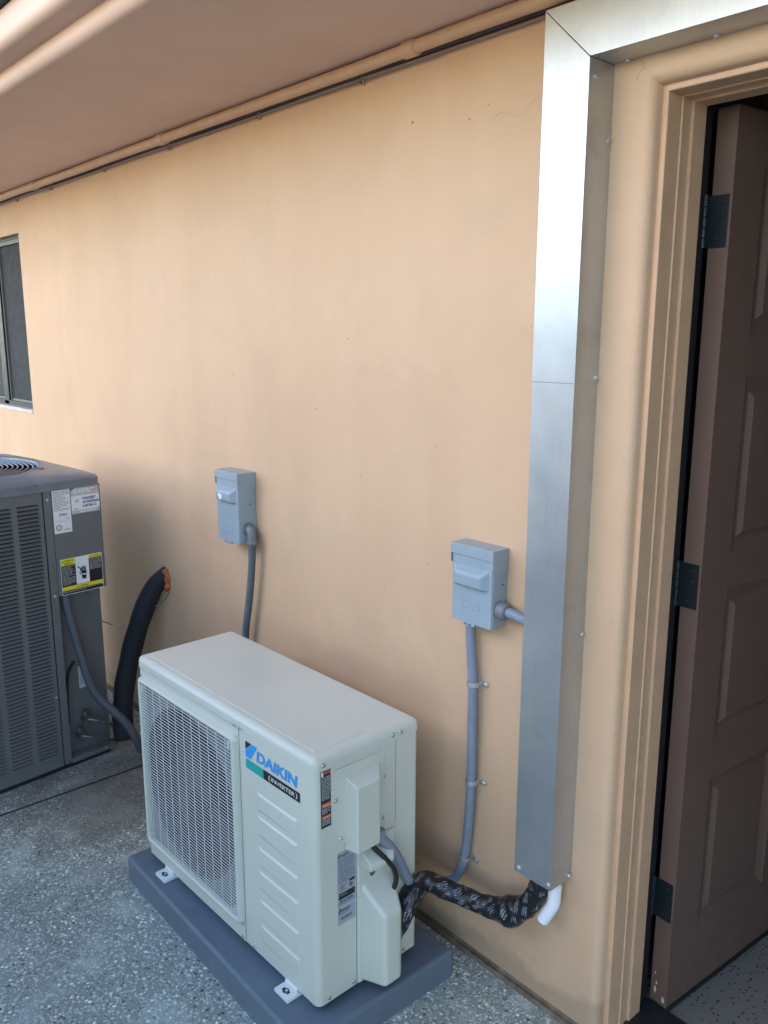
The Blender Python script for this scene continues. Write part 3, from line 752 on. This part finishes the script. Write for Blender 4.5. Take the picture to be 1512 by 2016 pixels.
# ------------------------------------------------------------------ disconnect boxes
def disconnect(name, label, x0, x1, y, z0, z1, bump_rng, em_rng, mark):
    W_, H_, D_ = x1-x0, z1-z0, -y
    t = thing(name, label, 'electrical box', (x0, 0, z0)); g = M['boxgrey']
    F0 = frame((0, -D_-.001, 0), (1, 0, 0), (0, 0, 1))
    q = MB(); q.box(.001, W_-.001, -D_+.002, -.0005, .002, H_-.003, g, .0018, 2)
    q.screw((W_-.001, -D_*.35, H_*.55), (1, 0, 0), .0022, M['fit']); q.build('enclosure', t)
    q = MB(); q.box(.003, W_-.003, -D_-.001, -D_+.003, -.001, H_-.012, g, .0012, 2)
    bz0, bz1 = H_*bump_rng[0], H_*bump_rng[1]
    tb = bmesh.new(); xa, xb, pr = W_*.055, W_*.90, .017
    lo = [(xa, bz0), (xb, bz0), (xb, bz1), (xa, bz1)]; hi = [(xa+.014, bz0+.006), (xb-.014, bz0+.006), (xb-.014, bz1-.017), (xa+.014, bz1-.017)]
    vv = [tb.verts.new((p[0], -D_-.0005, p[1])) for p in lo]+[tb.verts.new((p[0], -D_-pr, p[1])) for p in hi]
    for f in ((0, 1, 5, 4), (1, 2, 6, 5), (2, 3, 7, 6), (3, 0, 4, 7), (4, 5, 6, 7)): tb.faces.new([vv[k] for k in f])
    bmesh.ops.bevel(tb, geom=tb.edges[:], offset=.006, segments=4, profile=.5, affect='EDGES', clamp_overlap=True)
    q.merge(tb, g)
    ex0, ex1, ez0, ez1 = W_*.2, W_*.78, H_*em_rng[0], H_*em_rng[1]
    for (u0, v0, u1, v1) in ((ex0, ez1-.0016, ex1, ez1), (ex0, ez0, ex1, ez0+.0016), (ex0+.012, ez1-.014, ex1-.012, ez1-.012), (ex0+.012, ez0+.010, ex1-.012, ez0+.012), (ex0+.010, ez0+.012, ex0+.012, ez1-.014), (ex1-.012, ez0+.012, ex1-.010, ez1-.014), ((ex0+ex1)/2-.001, ez0+.012, (ex0+ex1)/2+.001, ez1-.014)):
        q.box(u0, u1, -D_-.0022, -D_-.0008, v0, v1, g, .0006, 1)
    q.build('front_cover', t)
    # hinged rain lid with a front lip and side flaps
    q = MB(); q.box(-.0015, W_+.0015, -D_-.0045, 0-.0008, H_-.004, H_, g, .0015, 2)
    q.box(-.0015, W_+.0015, -D_-.0045, -D_-.002, H_-.026, H_-.002, g, .001, 2)
    for xx in (-.0016, W_-.0002):
        fl = [(-D_-.0042, H_-.002), (-.001, H_-.002), (-.001, H_-.058), (-D_*.75, H_-.058), (-D_-.0042, H_-.046)]
        q.prism(fl, lambda p, s_: (s_, p[0], p[1]), xx, xx+.0018, g)
    q.build('rain_lid', t)
    q = MB(); q.cyl((W_*.42, -D_+.012, .003), (W_*.42, -D_+.012, -.003), .0, g, 8) if False else None
    q.box(W_*.30, W_*.60, -D_-.0035, -D_+.012, -.007, .001, g, .0015, 2)
    q.box(W_*.36, W_*.40, -D_-.0038, -D_-.0030, -.0045, -.0015, M['black']); q.box(W_*.46, W_*.52, -D_-.0038, -D_-.0030, -.0045, -.0015, M['black'])
    q.build('hasp', t)
    if mark:
        q = MB(); Fm = frame((W_*.36, -D_-pr-.0005, bz0+.020), (1, 0, 0), (0, 0, 1))
        q.poly(Fm, [(-.011, .010), (.012, .008), (.013, -.002), (.001, -.013), (-.004, -.004), (-.012, .000)], M['white'], .0006)
        q.build('torn_sticker', t)
    return t
d1 = disconnect('disconnect_box', 'wide grey metal disconnect box on the wall next to the metal duct', .7559, .8876, -.0517, .9553, 1.1455, (.46, .745), (.13, .34), False)
d2 = disconnect('disconnect_box', 'tall narrow grey disconnect box with a small torn white sticker', -.3221, -.1852, -.0658, .960, 1.194, (.56, .79), (.06, .22), True)
# fittings
q = MB(); W1 = .8876-.7559; c0 = Vector((W1, -.028, .0455))
q.cyl(c0, c0+Vector((.026, 0, 0)), [(0, .0205), (.06, .0215), (.12, .0190), (.16, .0205), (.8, .0205), (.9, .019), (1, .016)], M['fit'], 24)
for k in range(10):
    a = k*.628; q.box(.006, .018, -.0205, -.0195, -.002, .002, M['fit'], T=Matrix.Translation(c0) @ Matrix.Rotation(a, 4, 'X'))
q.build('fitting', d1)
q = MB(); W2 = .1369
q.cyl((W2, -.033, .048), (W2+.006, -.033, .048), .0215, M['fit'], 20)
q.tube(catmull([(W2+.002, -.033, .048), (W2+.012, -.033, .047), (W2+.019, -.033, .036), (W2+.020, -.033, .016)], .003), .0150, M['fit'], 16)
q.cyl((W2+.020, -.033, .018), (W2+.020, -.033, .002), [(0, .0150), (.1, .0185), (.9, .0185), (1, .017)], M['fit'], 8)
q.cyl((W2+.020, -.033, .002), (W2+.020, -.033, -.004), [(0, .016), (1, .0135)], M['fit'], 16)
q.build('fitting', d2)
# conduits
def conduit(name, label, pts, r, m, pitch=.0056, depth=.0011, cat='conduit'):
    o = Vector(pts[0]); q = MB(); q.ribbed([Vector(p)-o for p in pts], r, m, pitch, depth)
    t = q.build(name, None, o, angle=180); tag(t, label, cat); return t
conduit('flexible_conduit', 'dark ribbed conduit dropping from the tall narrow box to behind the heat pump', [(-.166, -.033, .960), (-.170, -.033, .90), (-.182, -.032, .83), (-.200, -.032, .745), (-.225, -.032, .64), (-.25, -.033, .45), (-.26, -.04, .2)], .0118, M['conduit_d'], .0052, .0012)
conduit('flexible_conduit', 'short grey conduit joining the wide box to the metal duct', [(.910, -.028, 1.0008), (.935, -.029, 1.0005), (.965, -.032, .998), (1.003, -.035, 1.004)], .0125, M['conduit'], .005, .0003)
C1 = [(.7925, -.020, .958), (.7925, -.020, .92), (.7975, -.0195, .85), (.8036, -.0195, .79), (.8052, -.0195, .66), (.806, -.0195, .527), (.8005, -.0195, .40), (.790, -.021, .300), (.770, -.035, .235), (.740, -.070, .222), (.735, -.12, .235), (.765, -.165, .27)]
conduit('flexible_conduit', 'light grey conduit clamped to the wall below the wide box', C1, .0125, M['conduit'], .0046, .0004)
# from the terminal cover to the taped bundle
p0 = uw(UW+.022, .172, .388)
conduit('flexible_conduit', 'grey blue conduit curving from the terminal cover of the heat pump to the taped bundle', [p0+Vector((0, 0, .012)), p0+Vector((.004, .003, -.012)), uw(UW+.03, .20, .345), uw(UW+.028, .232, .29), uw(UW+.015, .268, .225), uw(UW+.012, .292, .195), uw(UW+.02, .315, .19)], .0122, M['conduit'], .0046, .0006)
cp = [uw(UW+.030, .140, .40), uw(UW+.032, .142, .375), uw(UW+.048, .163, .345), uw(UW+.050, .190, .305), uw(UW+.044, .205, .265), uw(UW+.030, .207, .225)]
o = Vector(cp[0]); q = MB(); q.tube([p-o for p in catmull(cp, .006)], .0062, M['rubber'], 12); tag(q.build('power_cable', None, o, angle=180), 'black cable hanging out of the terminal cover of the heat pump', 'cable')
# clamps
def clamp(x, z, label, tilt=0):
    t = thing('conduit_clamp', label, 'clamp', (x, -.0195, z), 0, 'zinc clamps on the light grey conduit'); t.rotation_euler = (0, tilt, 0)
    q = MB(); pts = [(.0142*math.cos(R(a)), .0142*math.sin(R(a))) for a in range(-180, 61, 15)] + [(.010, .0165), (.018, .0180)]
    hw = .0062
    V = [(x_, y_, s_*hw) for x_, y_ in pts for s_ in (-1, 1)] + [(x_*1.1, y_*1.1 if y_ < .012 else y_+.0012, s_*hw) for x_, y_ in pts for s_ in (-1, 1)]
    n2 = len(pts)*2; F_ = []
    for i in range(len(pts)-1):
        k = 2*i; F_ += [(k, k+1, k+3, k+2), (n2+k, n2+k+2, n2+k+3, n2+k+1), (k, k+2, n2+k+2, n2+k), (k+1, n2+k+1, n2+k+3, k+3)]
    q.add(V, F_, M['zinc'])
    q.box(.012, .034, .0155, .0185, -hw, hw, M['zinc'], .002, 2, edges=lambda c, d: True)
    q.build('strap', t)
    q = MB(); q.screw((.025, .0155, 0), (0, -1, 0), .0048); q.build('screw', t); return t
clamp(.8038, .787, 'topmost zinc clamp holding the light grey conduit to the wall')
clamp(.8060, .523, 'middle zinc clamp on the straight part of the light grey conduit')
clamp(.7905, .302, 'lowest zinc clamp where the light grey conduit starts to bend', R(18))

# taped line set from the valve cover to the duct
TP = [uw(UW+.012, .226, .085), uw(UW+.022, .248, .135), uw(UW+.022, .285, .180), uw(UW+.028, .330, .190), (.846, -.105, .262), (.885, -.085, .256), (.930, -.070, .254), (.968, -.058, .262), (1.004, -.050, .283), (1.034, -.045, .325), (1.050, -.043, .372), (1.054, -.042, .43)]
o = Vector(TP[0]); P = catmull([Vector(p)-o for p in TP], .004)
rr = random.Random(2); ph = [rr.random()*6 for _ in range(8)]
def tape_r(i, t, a):
    base = .0235+.011*math.exp(-((t-.385)/.04)**2)+.004*math.exp(-((t-.10)/.04)**2)
    lap = ((t/.034+a/(2*math.pi)) % 1.0)
    crum = 1.0+.9*math.exp(-((t-.36)/.06)**2)
    return base*(1+.07*lap+.04*crum*mnoise.noise(Vector((t*60, 2.2*math.cos(a), 2.2*math.sin(a))))+.045*math.sin(3*a+t*70+ph[0])+.03*math.sin(2*a-t*110+ph[1]))
q = MB(); q.tube(P, tape_r, M['tape'], 28, uv=True)
tl = q.build('taped_line_set', None, o, angle=50); tag(tl, 'pipes wrapped in black printed tape from heat pump to the foot of the metal duct', 'pipe')

# ------------------------------------------------------------------ old condenser
rot_ac = math.atan2(.1038, .9946)
ac = thing('old_condenser', 'charcoal grey louvered air conditioner with stickers standing near the wall', 'air conditioner', (-.8918, -.4393, 0), rot_ac)
ac_m = Matrix.Translation((-.8918, -.4393, 0)) @ Matrix.Rotation(rot_ac, 4, 'Z')
def aw(x, y, z): return ac_m @ Vector((x, y, z))
AY0, AY1, AX0 = -.60, .222, -.80
AB, AT = .020, 1.085
g = M['acgrey']
AF = frame((0, 0, 0), (0, 1, 0), (0, 0, 1))
b = MB()
rc = .035
# main shell: front and far sides, leaving the service corner open below
def shell(path, z0, z1, m):
    n = len(path); b.add([(x, y, z0) for x, y in path]+[(x, y, z1) for x, y in path], [(i, i+1, n+i+1, n+i) for i in range(n-1)], m)
def crn(cx, cy, a0, r, n=6): return [(cx+r*math.cos(R(a0+90*i/n)), cy+r*math.sin(R(a0+90*i/n))) for i in range(n+1)]
shell([(-.006, AY0+rc), *crn(-rc-.006, AY0+rc, 0, rc)[::1][::-1][::-1]][:1] + [(-.006, -.008), (-.03, -.008)], AB, AT, M['dark'])
shell(crn(AX0+rc, AY1-rc, 90, rc) + crn(AX0+rc, AY0+rc, 180, rc) + crn(-rc, AY0+rc, 270, rc), AB, AT, g)
shell([(-.018, AY1), (AX0+rc, AY1)], .69, AT, g); shell([(-.12, AY1), (AX0+rc, AY1)], AB, .70, g)
b.build('cabinet', ac, recalc=False)
# louvred panel on the side turned to the camera
b = MB()
cw, pitch_c, c_r = .0785, .0985, -.0185
ncol = 6; zlo, zhi, lp = .066, 1.046, .01475; nl = int((zhi-zlo)/lp)
xs_prev = -.0045
def flat(y0, y1, z0, z1): b.add([(0, y0, z0), (0, y1, z0), (0, y1, z1), (0, y0, z1)], [(0, 1, 2, 3)], g)
edges_ = []
yR = -.0045
for c in range(ncol):
    y1 = c_r-c*pitch_c; y0 = y1-cw
    if y0 < AY0+rc: break
    flat(y1, yR, AB, AT); flat(y0, y1, AB, zlo); flat(y0, y1, zlo+nl*lp, AT); yR = y0
    for k in range(nl):
        z0 = zlo+k*lp; z1 = z0+lp
        rd = .006; NA = 4
        # a scoop: pressed in at its top edge, standing out at its bottom lip, with rounded ends
        up_, lo_ = [], []
        cols_ = [y0+i*rd/NA for i in range(NA+1)] + [y1-rd+i*rd/NA for i in range(NA+1)]
        V = []; F_ = []
        for yy in cols_:
            e = min(yy-y0, y1-yy)/rd; e = min(1, max(0, e)); s_ = math.sqrt(max(0, 1-(1-e)**2))
            V += [(0, yy, z1), (-.0015*s_, yy, z1-.0006), (-.0105*s_, yy, z1-.0030), (-.0030*s_, yy, z0+.0072), (.0044*s_, yy, z0+.0016), (.0032*s_, yy, z0+.0004), (0, yy, z0)]
        m_ = 7
        for i in range(len(cols_)-1):
            for j in range(m_-1): F_.append((i*m_+j, (i+1)*m_+j, (i+1)*m_+j+1, i*m_+j+1))
        b.add(V, F_, g)
flat(AY0+rc, yR, AB, AT)
lp_o = b.build('louver_panel', ac, angle=40)
lp2 = lp_o.copy(); COL.objects.link(lp2); lp2.parent = ac
lp2.rotation_euler = (0, 0, -math.pi/2); lp2.location = (-.06, AY0-.002, 0)
# service corner: post, upper panel, recessed lower panel
b = MB()
b.box(-.03, .0005, .0005, .030, AB, AT, g, .003, 2)
b.box(-.03, .0015, .030, AY1, .686, AT, g, .006, 3, edges=lambda c, d: abs(d.z) > .1 and c.y > .1)
b.box(-.075, -.05, .02, AY1-.002, AB, .69, g, .003)
b.box(-.075, .003, .029, AY1-.004, AB-.004, AB+.016, g, .004, 2)
b.build('service_panel', ac)
b = MB(); b.tube(catmull([(-.0495, .092, .402), (-.0495, .070, .375), (-.0495, .058, .33), (-.0495, .052, .26), (-.0495, .050, .16)], .01), .006, M['dark'], 8); b.build('slot', ac)
b = MB(); b.box(-.79, -.01, AY0+.02, AY1-.03, .0, AB+.01, M['dark']); b.build('base_pan', ac)
# cap
b = MB()
def sup(hx, hy, k, n=96):
    out = []
    for i in range(n):
        a = 2*math.pi*i/n; c, s_ = math.cos(a), math.sin(a)
        out.append((math.copysign(abs(c)**(2/k), c)*hx, math.copysign(abs(s_)**(2/k), s_)*hy))
    return out
mx, my = (AX0+.0)/2, (AY0+AY1)/2; hx, hy = -AX0/2+.006, (AY1-AY0)/2+.006
lay = [(0, AT-.004, 26), (0, AT+.026, 26), (-.005, AT+.033, 22), (-.022, AT+.042, 12), (-.040, AT+.049, 5), (-.052, AT+.055, 2.6)]
V = []; F_ = []; n = 96
for q_, z, k in lay: V += [(mx+x, my+y, z) for x, y in sup(hx+q_, hy+q_, k, n)]
FRD = .335
for r_, z in ((FRD+.012, AT+.058), (FRD, AT+.055), (FRD-.004, AT+.040)): V += [(mx+r_*math.cos(2*math.pi*i/n), my+r_*math.sin(2*math.pi*i/n), z) for i in range(n)]
nl_ = len(lay)+3
for j in range(nl_-1): F_ += [(j*n+i, j*n+(i+1) % n, (j+1)*n+(i+1) % n, (j+1)*n+i) for i in range(n)]
b.add(V, F_, M['accap'])
b.build('top_cap', ac, angle=30)
b = MB(); b.cyl((mx, my, AT-.02), (mx, my, AT-.01), FRD+.01, M['dark'], 48)
b.build('fan_well', ac)
b = MB()
for k in range(17):
    r_ = .05+k*(FRD-.052)/16
    b.tube([(mx+r_*math.cos(2*math.pi*i/72), my+r_*math.sin(2*math.pi*i/72), AT+.046+.010*(1-(r_/FRD)**2)) for i in range(73)], .0030, M['accap'], 6, cap=False)
for k in range(4):
    a = R(45+90*k); b.tube([(mx+r_*math.cos(a), my+r_*math.sin(a), AT+.042+.010*(1-(r_/FRD)**2)) for r_ in (0, .1, .2, FRD+.03)], .004, M['accap'], 6)
    b.box(-.018, .018, -.007, .007, 0, .006, M['acgrey'], .002, T=Matrix.Translation((mx+(FRD+.02)*math.cos(a), my+(FRD+.02)*math.sin(a), AT+.056)) @ Matrix.Rotation(a, 4, 'Z'))
b.cyl((mx, my, AT+.04), (mx, my, AT+.062), .06, M['accap'], 32)
b.build('fan_guard', ac)
# stickers on the service panel
AS = frame((.0015, 0, 0), (0, 1, 0), (0, 0, 1))
b = MB(); b.plate(AS, .0325, .921, .1, 1.080, M['white'], .0006)
b.fine_print(AS, .036, 1.000, .097, 1.076, .0052, M['midgrey'], .0010, .34, 23, .4)
for i in range(24):
    if i % 4 != 2: b.quad(AS, .054+i*.0013, .984, .0548+i*.0013, .994, M['midgrey'], .0010)
b.text(AS, 'UL', .078, .972, .010, M['midgrey'], .0012, width=.011)
for r0, r1 in ((.0115, .0090), (.0070, .0062)):
    for k in range(24):
        a, a2 = k*math.pi/12, (k+1)*math.pi/12
        b.poly(AS, [(.0505+r0*math.cos(a), .942+r0*math.sin(a)), (.0505+r0*math.cos(a2), .942+r0*math.sin(a2)), (.0505+r1*math.cos(a2), .942+r1*math.sin(a2)), (.0505+r1*math.cos(a), .942+r1*math.sin(a))], M['midgrey'], .0010)
b.text(AS, 'AHRI', .0505, .9400, .0055, M['midgrey'], .0012, width=.010, align='CENTER')
b.fine_print(AS, .07, .928, .094, .936, .0035, M['midgrey'], .0010, .4, 29)
b.fine_print(AS, .040, .962, .094, .969, .0035, M['greyl'], .0010, .3, 31)
tag(b.build('rating_label', ac), 'tall white rating label')
b = MB(); b.poly(AS, [(.1035, .984), (.2145, .984), (.2145, 1.082), (.125, 1.082), (.1035, 1.070)], M['greyl'], .0005)
b.quad(AS, .1035, .997, .2145, 1.050, M['white'], .0009); b.quad(AS, .185, 1.060, .2145, 1.082, M['pink'], .0009); b.quad(AS, .204, .984, .2145, 1.001, M['pink'], .0010)
b.text(AS, 'PALM DESERT', .1475, 1.0335, .0135, M['navy'], .0014, bold=.03, width=.053)
b.text(AS, 'AIR CONDITIONING', .1475, 1.0195, .0135, M['navy'], .0014, bold=.03, width=.065)
b.text(AS, '& HEATING CO.', .1475, 1.0055, .0135, M['navy'], .0014, bold=.03, width=.056)
b.fine_print(AS, .112, .998, .140, 1.006, .0034, M['midgrey'], .0012, .35, 37)
b.poly(AS, [(.118, 1.026), (.130, 1.024), (.134, 1.036), (.120, 1.037)], M['greyl'], .0012)
b.text(AS, '346-0677', .131, .9865, .0120, M['white'], .0014, bold=.02, width=.068)
b.fine_print(AS, .112, 1.054, .200, 1.076, .0075, M['white'], .0010, .5, 41)
tag(b.build('company_label', ac), 'white company label with navy lettering')
b = MB(); b.plate(AS, .0435, .685, .2085, .822, M['white'], .0006)
b.quad(AS, .0450, .687, .2070, .8205, M['black'], .0009)
b.quad(AS, .0450, .797, .1010, .8205, M['yellow'], .0012); b.quad(AS, .1010, .7175, .1540, .8205, M['white'], .0012); b.quad(AS, .1540, .8075, .2070, .8205, M['yellow'], .0012); b.quad(AS, .0450, .7020, .2070, .7165, M['yellow'], .0012)
def tri(x, y, s_): b.poly(AS, [(x, y), (x+s_, y), (x+s_/2, y+s_*.85)], M['black'], .0015)
tri(.049, .8105, .007); b.text(AS, 'AVERTIS-', .0575, .8105, .0095, M['black'], .0015, bold=.01, width=.038); b.text(AS, 'SEMENT', .0570, .8000, .0095, M['black'], .0015, bold=.01, width=.034)
tri(.158, .8105, .0065); b.text(AS, 'WARNING', .1665, .8105, .0090, M['black'], .0015, bold=.01, width=.036)
tri(.104, .7055, .0065); b.text(AS, 'WARNING', .1125, .7055, .0090, M['black'], .0015, bold=.01, width=.036)
b.fine_print(AS, .0485, .722, .0985, .794, .0042, M['greyl'], .0012, .34, 43, .45); b.fine_print(AS, .1570, .762, .2045, .805, .0042, M['greyl'], .0012, .34, 47, .8)
b.fine_print(AS, .0485, .6885, .2030, .7005, .0040, M['greyl'], .0012, .34, 53, .4)
# hand and arc symbol
hc = (.133, .760)
b.poly(AS, [(hc[0]-.0115, .755), (hc[0]+.0095, .753), (hc[0]+.0095, .764), (hc[0]-.0115, .766)], M['black'], .0015)
for i, (dx, hgt) in enumerate(((-.0100, .014), (-.0048, .018), (.0004, .0185), (.0056, .0155))):
    b.poly(AS, [(hc[0]+dx-.002, .764), (hc[0]+dx+.0022, .764), (hc[0]+dx+.0022, .764+hgt), (hc[0]+dx+.0002, .766+hgt), (hc[0]+dx-.002, .764+hgt)], M['black'], .0016)
b.poly(AS, [(hc[0]-.0115, .751), (hc[0]+.0095, .748), (hc[0]+.0065, .734), (hc[0]-.0075, .734)], M['black'], .0015)
b.poly(AS, [(.107, .7835), (.110, .7865), (.1235, .7745), (.1225, .770), (.1195, .7720)], M['black'], .0015)
b.poly(AS, [(.1195, .773), (.1225, .772), (.1175, .762), (.1180, .757), (.1220, .7555), (.1220, .7525), (.1160, .7540), (.1145, .762)], M['black'], .0015)
tag(b.build('warning_label', ac), 'black and yellow warning label')
b = MB(); b.plate(frame((-.0495, 0, 0), (0, 1, 0), (0, 0, 1)), .105, .285, .150, .375, M['greyl'], .0006)
b.fine_print(frame((-.0495, 0, 0), (0, 1, 0), (0, 0, 1)), .11, .295, .146, .37, .008, M['midgrey'], .0011, .3, 59); b.build('small_label', ac)
for y_, z in ((.015, .690), (.014, 1.05), (.205, .700), (-.012, .30), (.17, .030)):
    q = MB(); q.screw((.001, y_, z), (1, 0, 0), .0040); q.build('screw', ac)
# service valves with their stubs
for y_, z, s_ in ((.082, .105, 1.0), (.110, .165, 1.2)):
    q = MB()
    q.cyl((-.05, y_, z), (-.012, y_, z), [(0, .010*s_), (.4, .010*s_), (.42, .014*s_), (1, .014*s_)], M['brass'], 12)
    q.cyl((-.024, y_, z-.022), (-.024, y_, z+.034), [(0, .009*s_), (.7, .009*s_), (.72, .0115*s_), (1, .0115*s_)], M['brass'], 6)
    q.tube(catmull([(-.02, y_, z), (0.0, y_+.03, z-.01), (.004, y_+.09, z-.045), (-.02, y_+.16, z-.07)], .01), .0055*s_, M['brass'], 10)
    q.build('service_valve', ac)
# conduit and wire of the old condenser
conduit('flexible_conduit', 'dark grey conduit sagging from under the black and yellow warning label to the ground', [aw(-.02, .058, .72), aw(-.012, .060, .66), aw(.0, .068, .58), aw(.012, .088, .455), aw(.03, .124, .29), (-.80, -.235, .17), (-.79, -.195, .085), (-.80, -.172, .03), (-.72, -.14, .016), (-.5, -.09, .016), (-.2, -.06, .016), (.1, -.05, .016)], .0158, M['conduit_d'], .007, .0012)
gp = [aw(-.03, .15, .70), aw(-.026, .165, .62), aw(-.02, .185, .56), aw(-.01, .215, .535), aw(-.01, .24, .52)]
o = Vector(gp[0]); q = MB(); q.tube([p-o for p in catmull(gp, .01)], .0022, M['green'], 8); tag(q.build('ground_wire', None, o, angle=180), 'thin green wire hanging below the black and yellow warning label', 'wire')
# insulated suction line out of the wall
ip = thing('insulated_pipe', 'thick black foam insulated pipe curving from a hole in the wall to the ground', 'pipe', (-.868, 0, .658))
o = Vector((-.868, 0, .658))
q = MB(); q.tube([p-o for p in catmull([(-.862, .025, .715), (-.876, -.008, .682), (-.895, -.040, .640), (-.922, -.085, .522), (-.952, -.122, .376), (-.955, -.158, .238), (-.918, -.190, .120), (-.885, -.200, .045)], .012)], lambda i, t, a: .040*min(1, .72+t*2.2)*(1+.03*math.sin(t*40)), M['foam'], 20); q.build('foam_sleeve', ip, angle=180)
q = MB(); q.tube([p-o for p in catmull([(-.850, -.006, .722), (-.832, -.006, .705), (-.830, -.006, .665), (-.845, -.006, .64)], .006)], lambda i, t, a: .010*(1+.25*math.sin(t*190)+.2*math.sin(3*a)), M['sealant'], 12); q.build('sealant', ip)
q = MB(); q.tube([p-o for p in catmull([(-.83, -.002, .635), (-.845, -.02, .60), (-.88, -.05, .57), (-.90, -.075, .545)], .01)], .0022, M['green'], 6); q.build('strap_wire', ip)
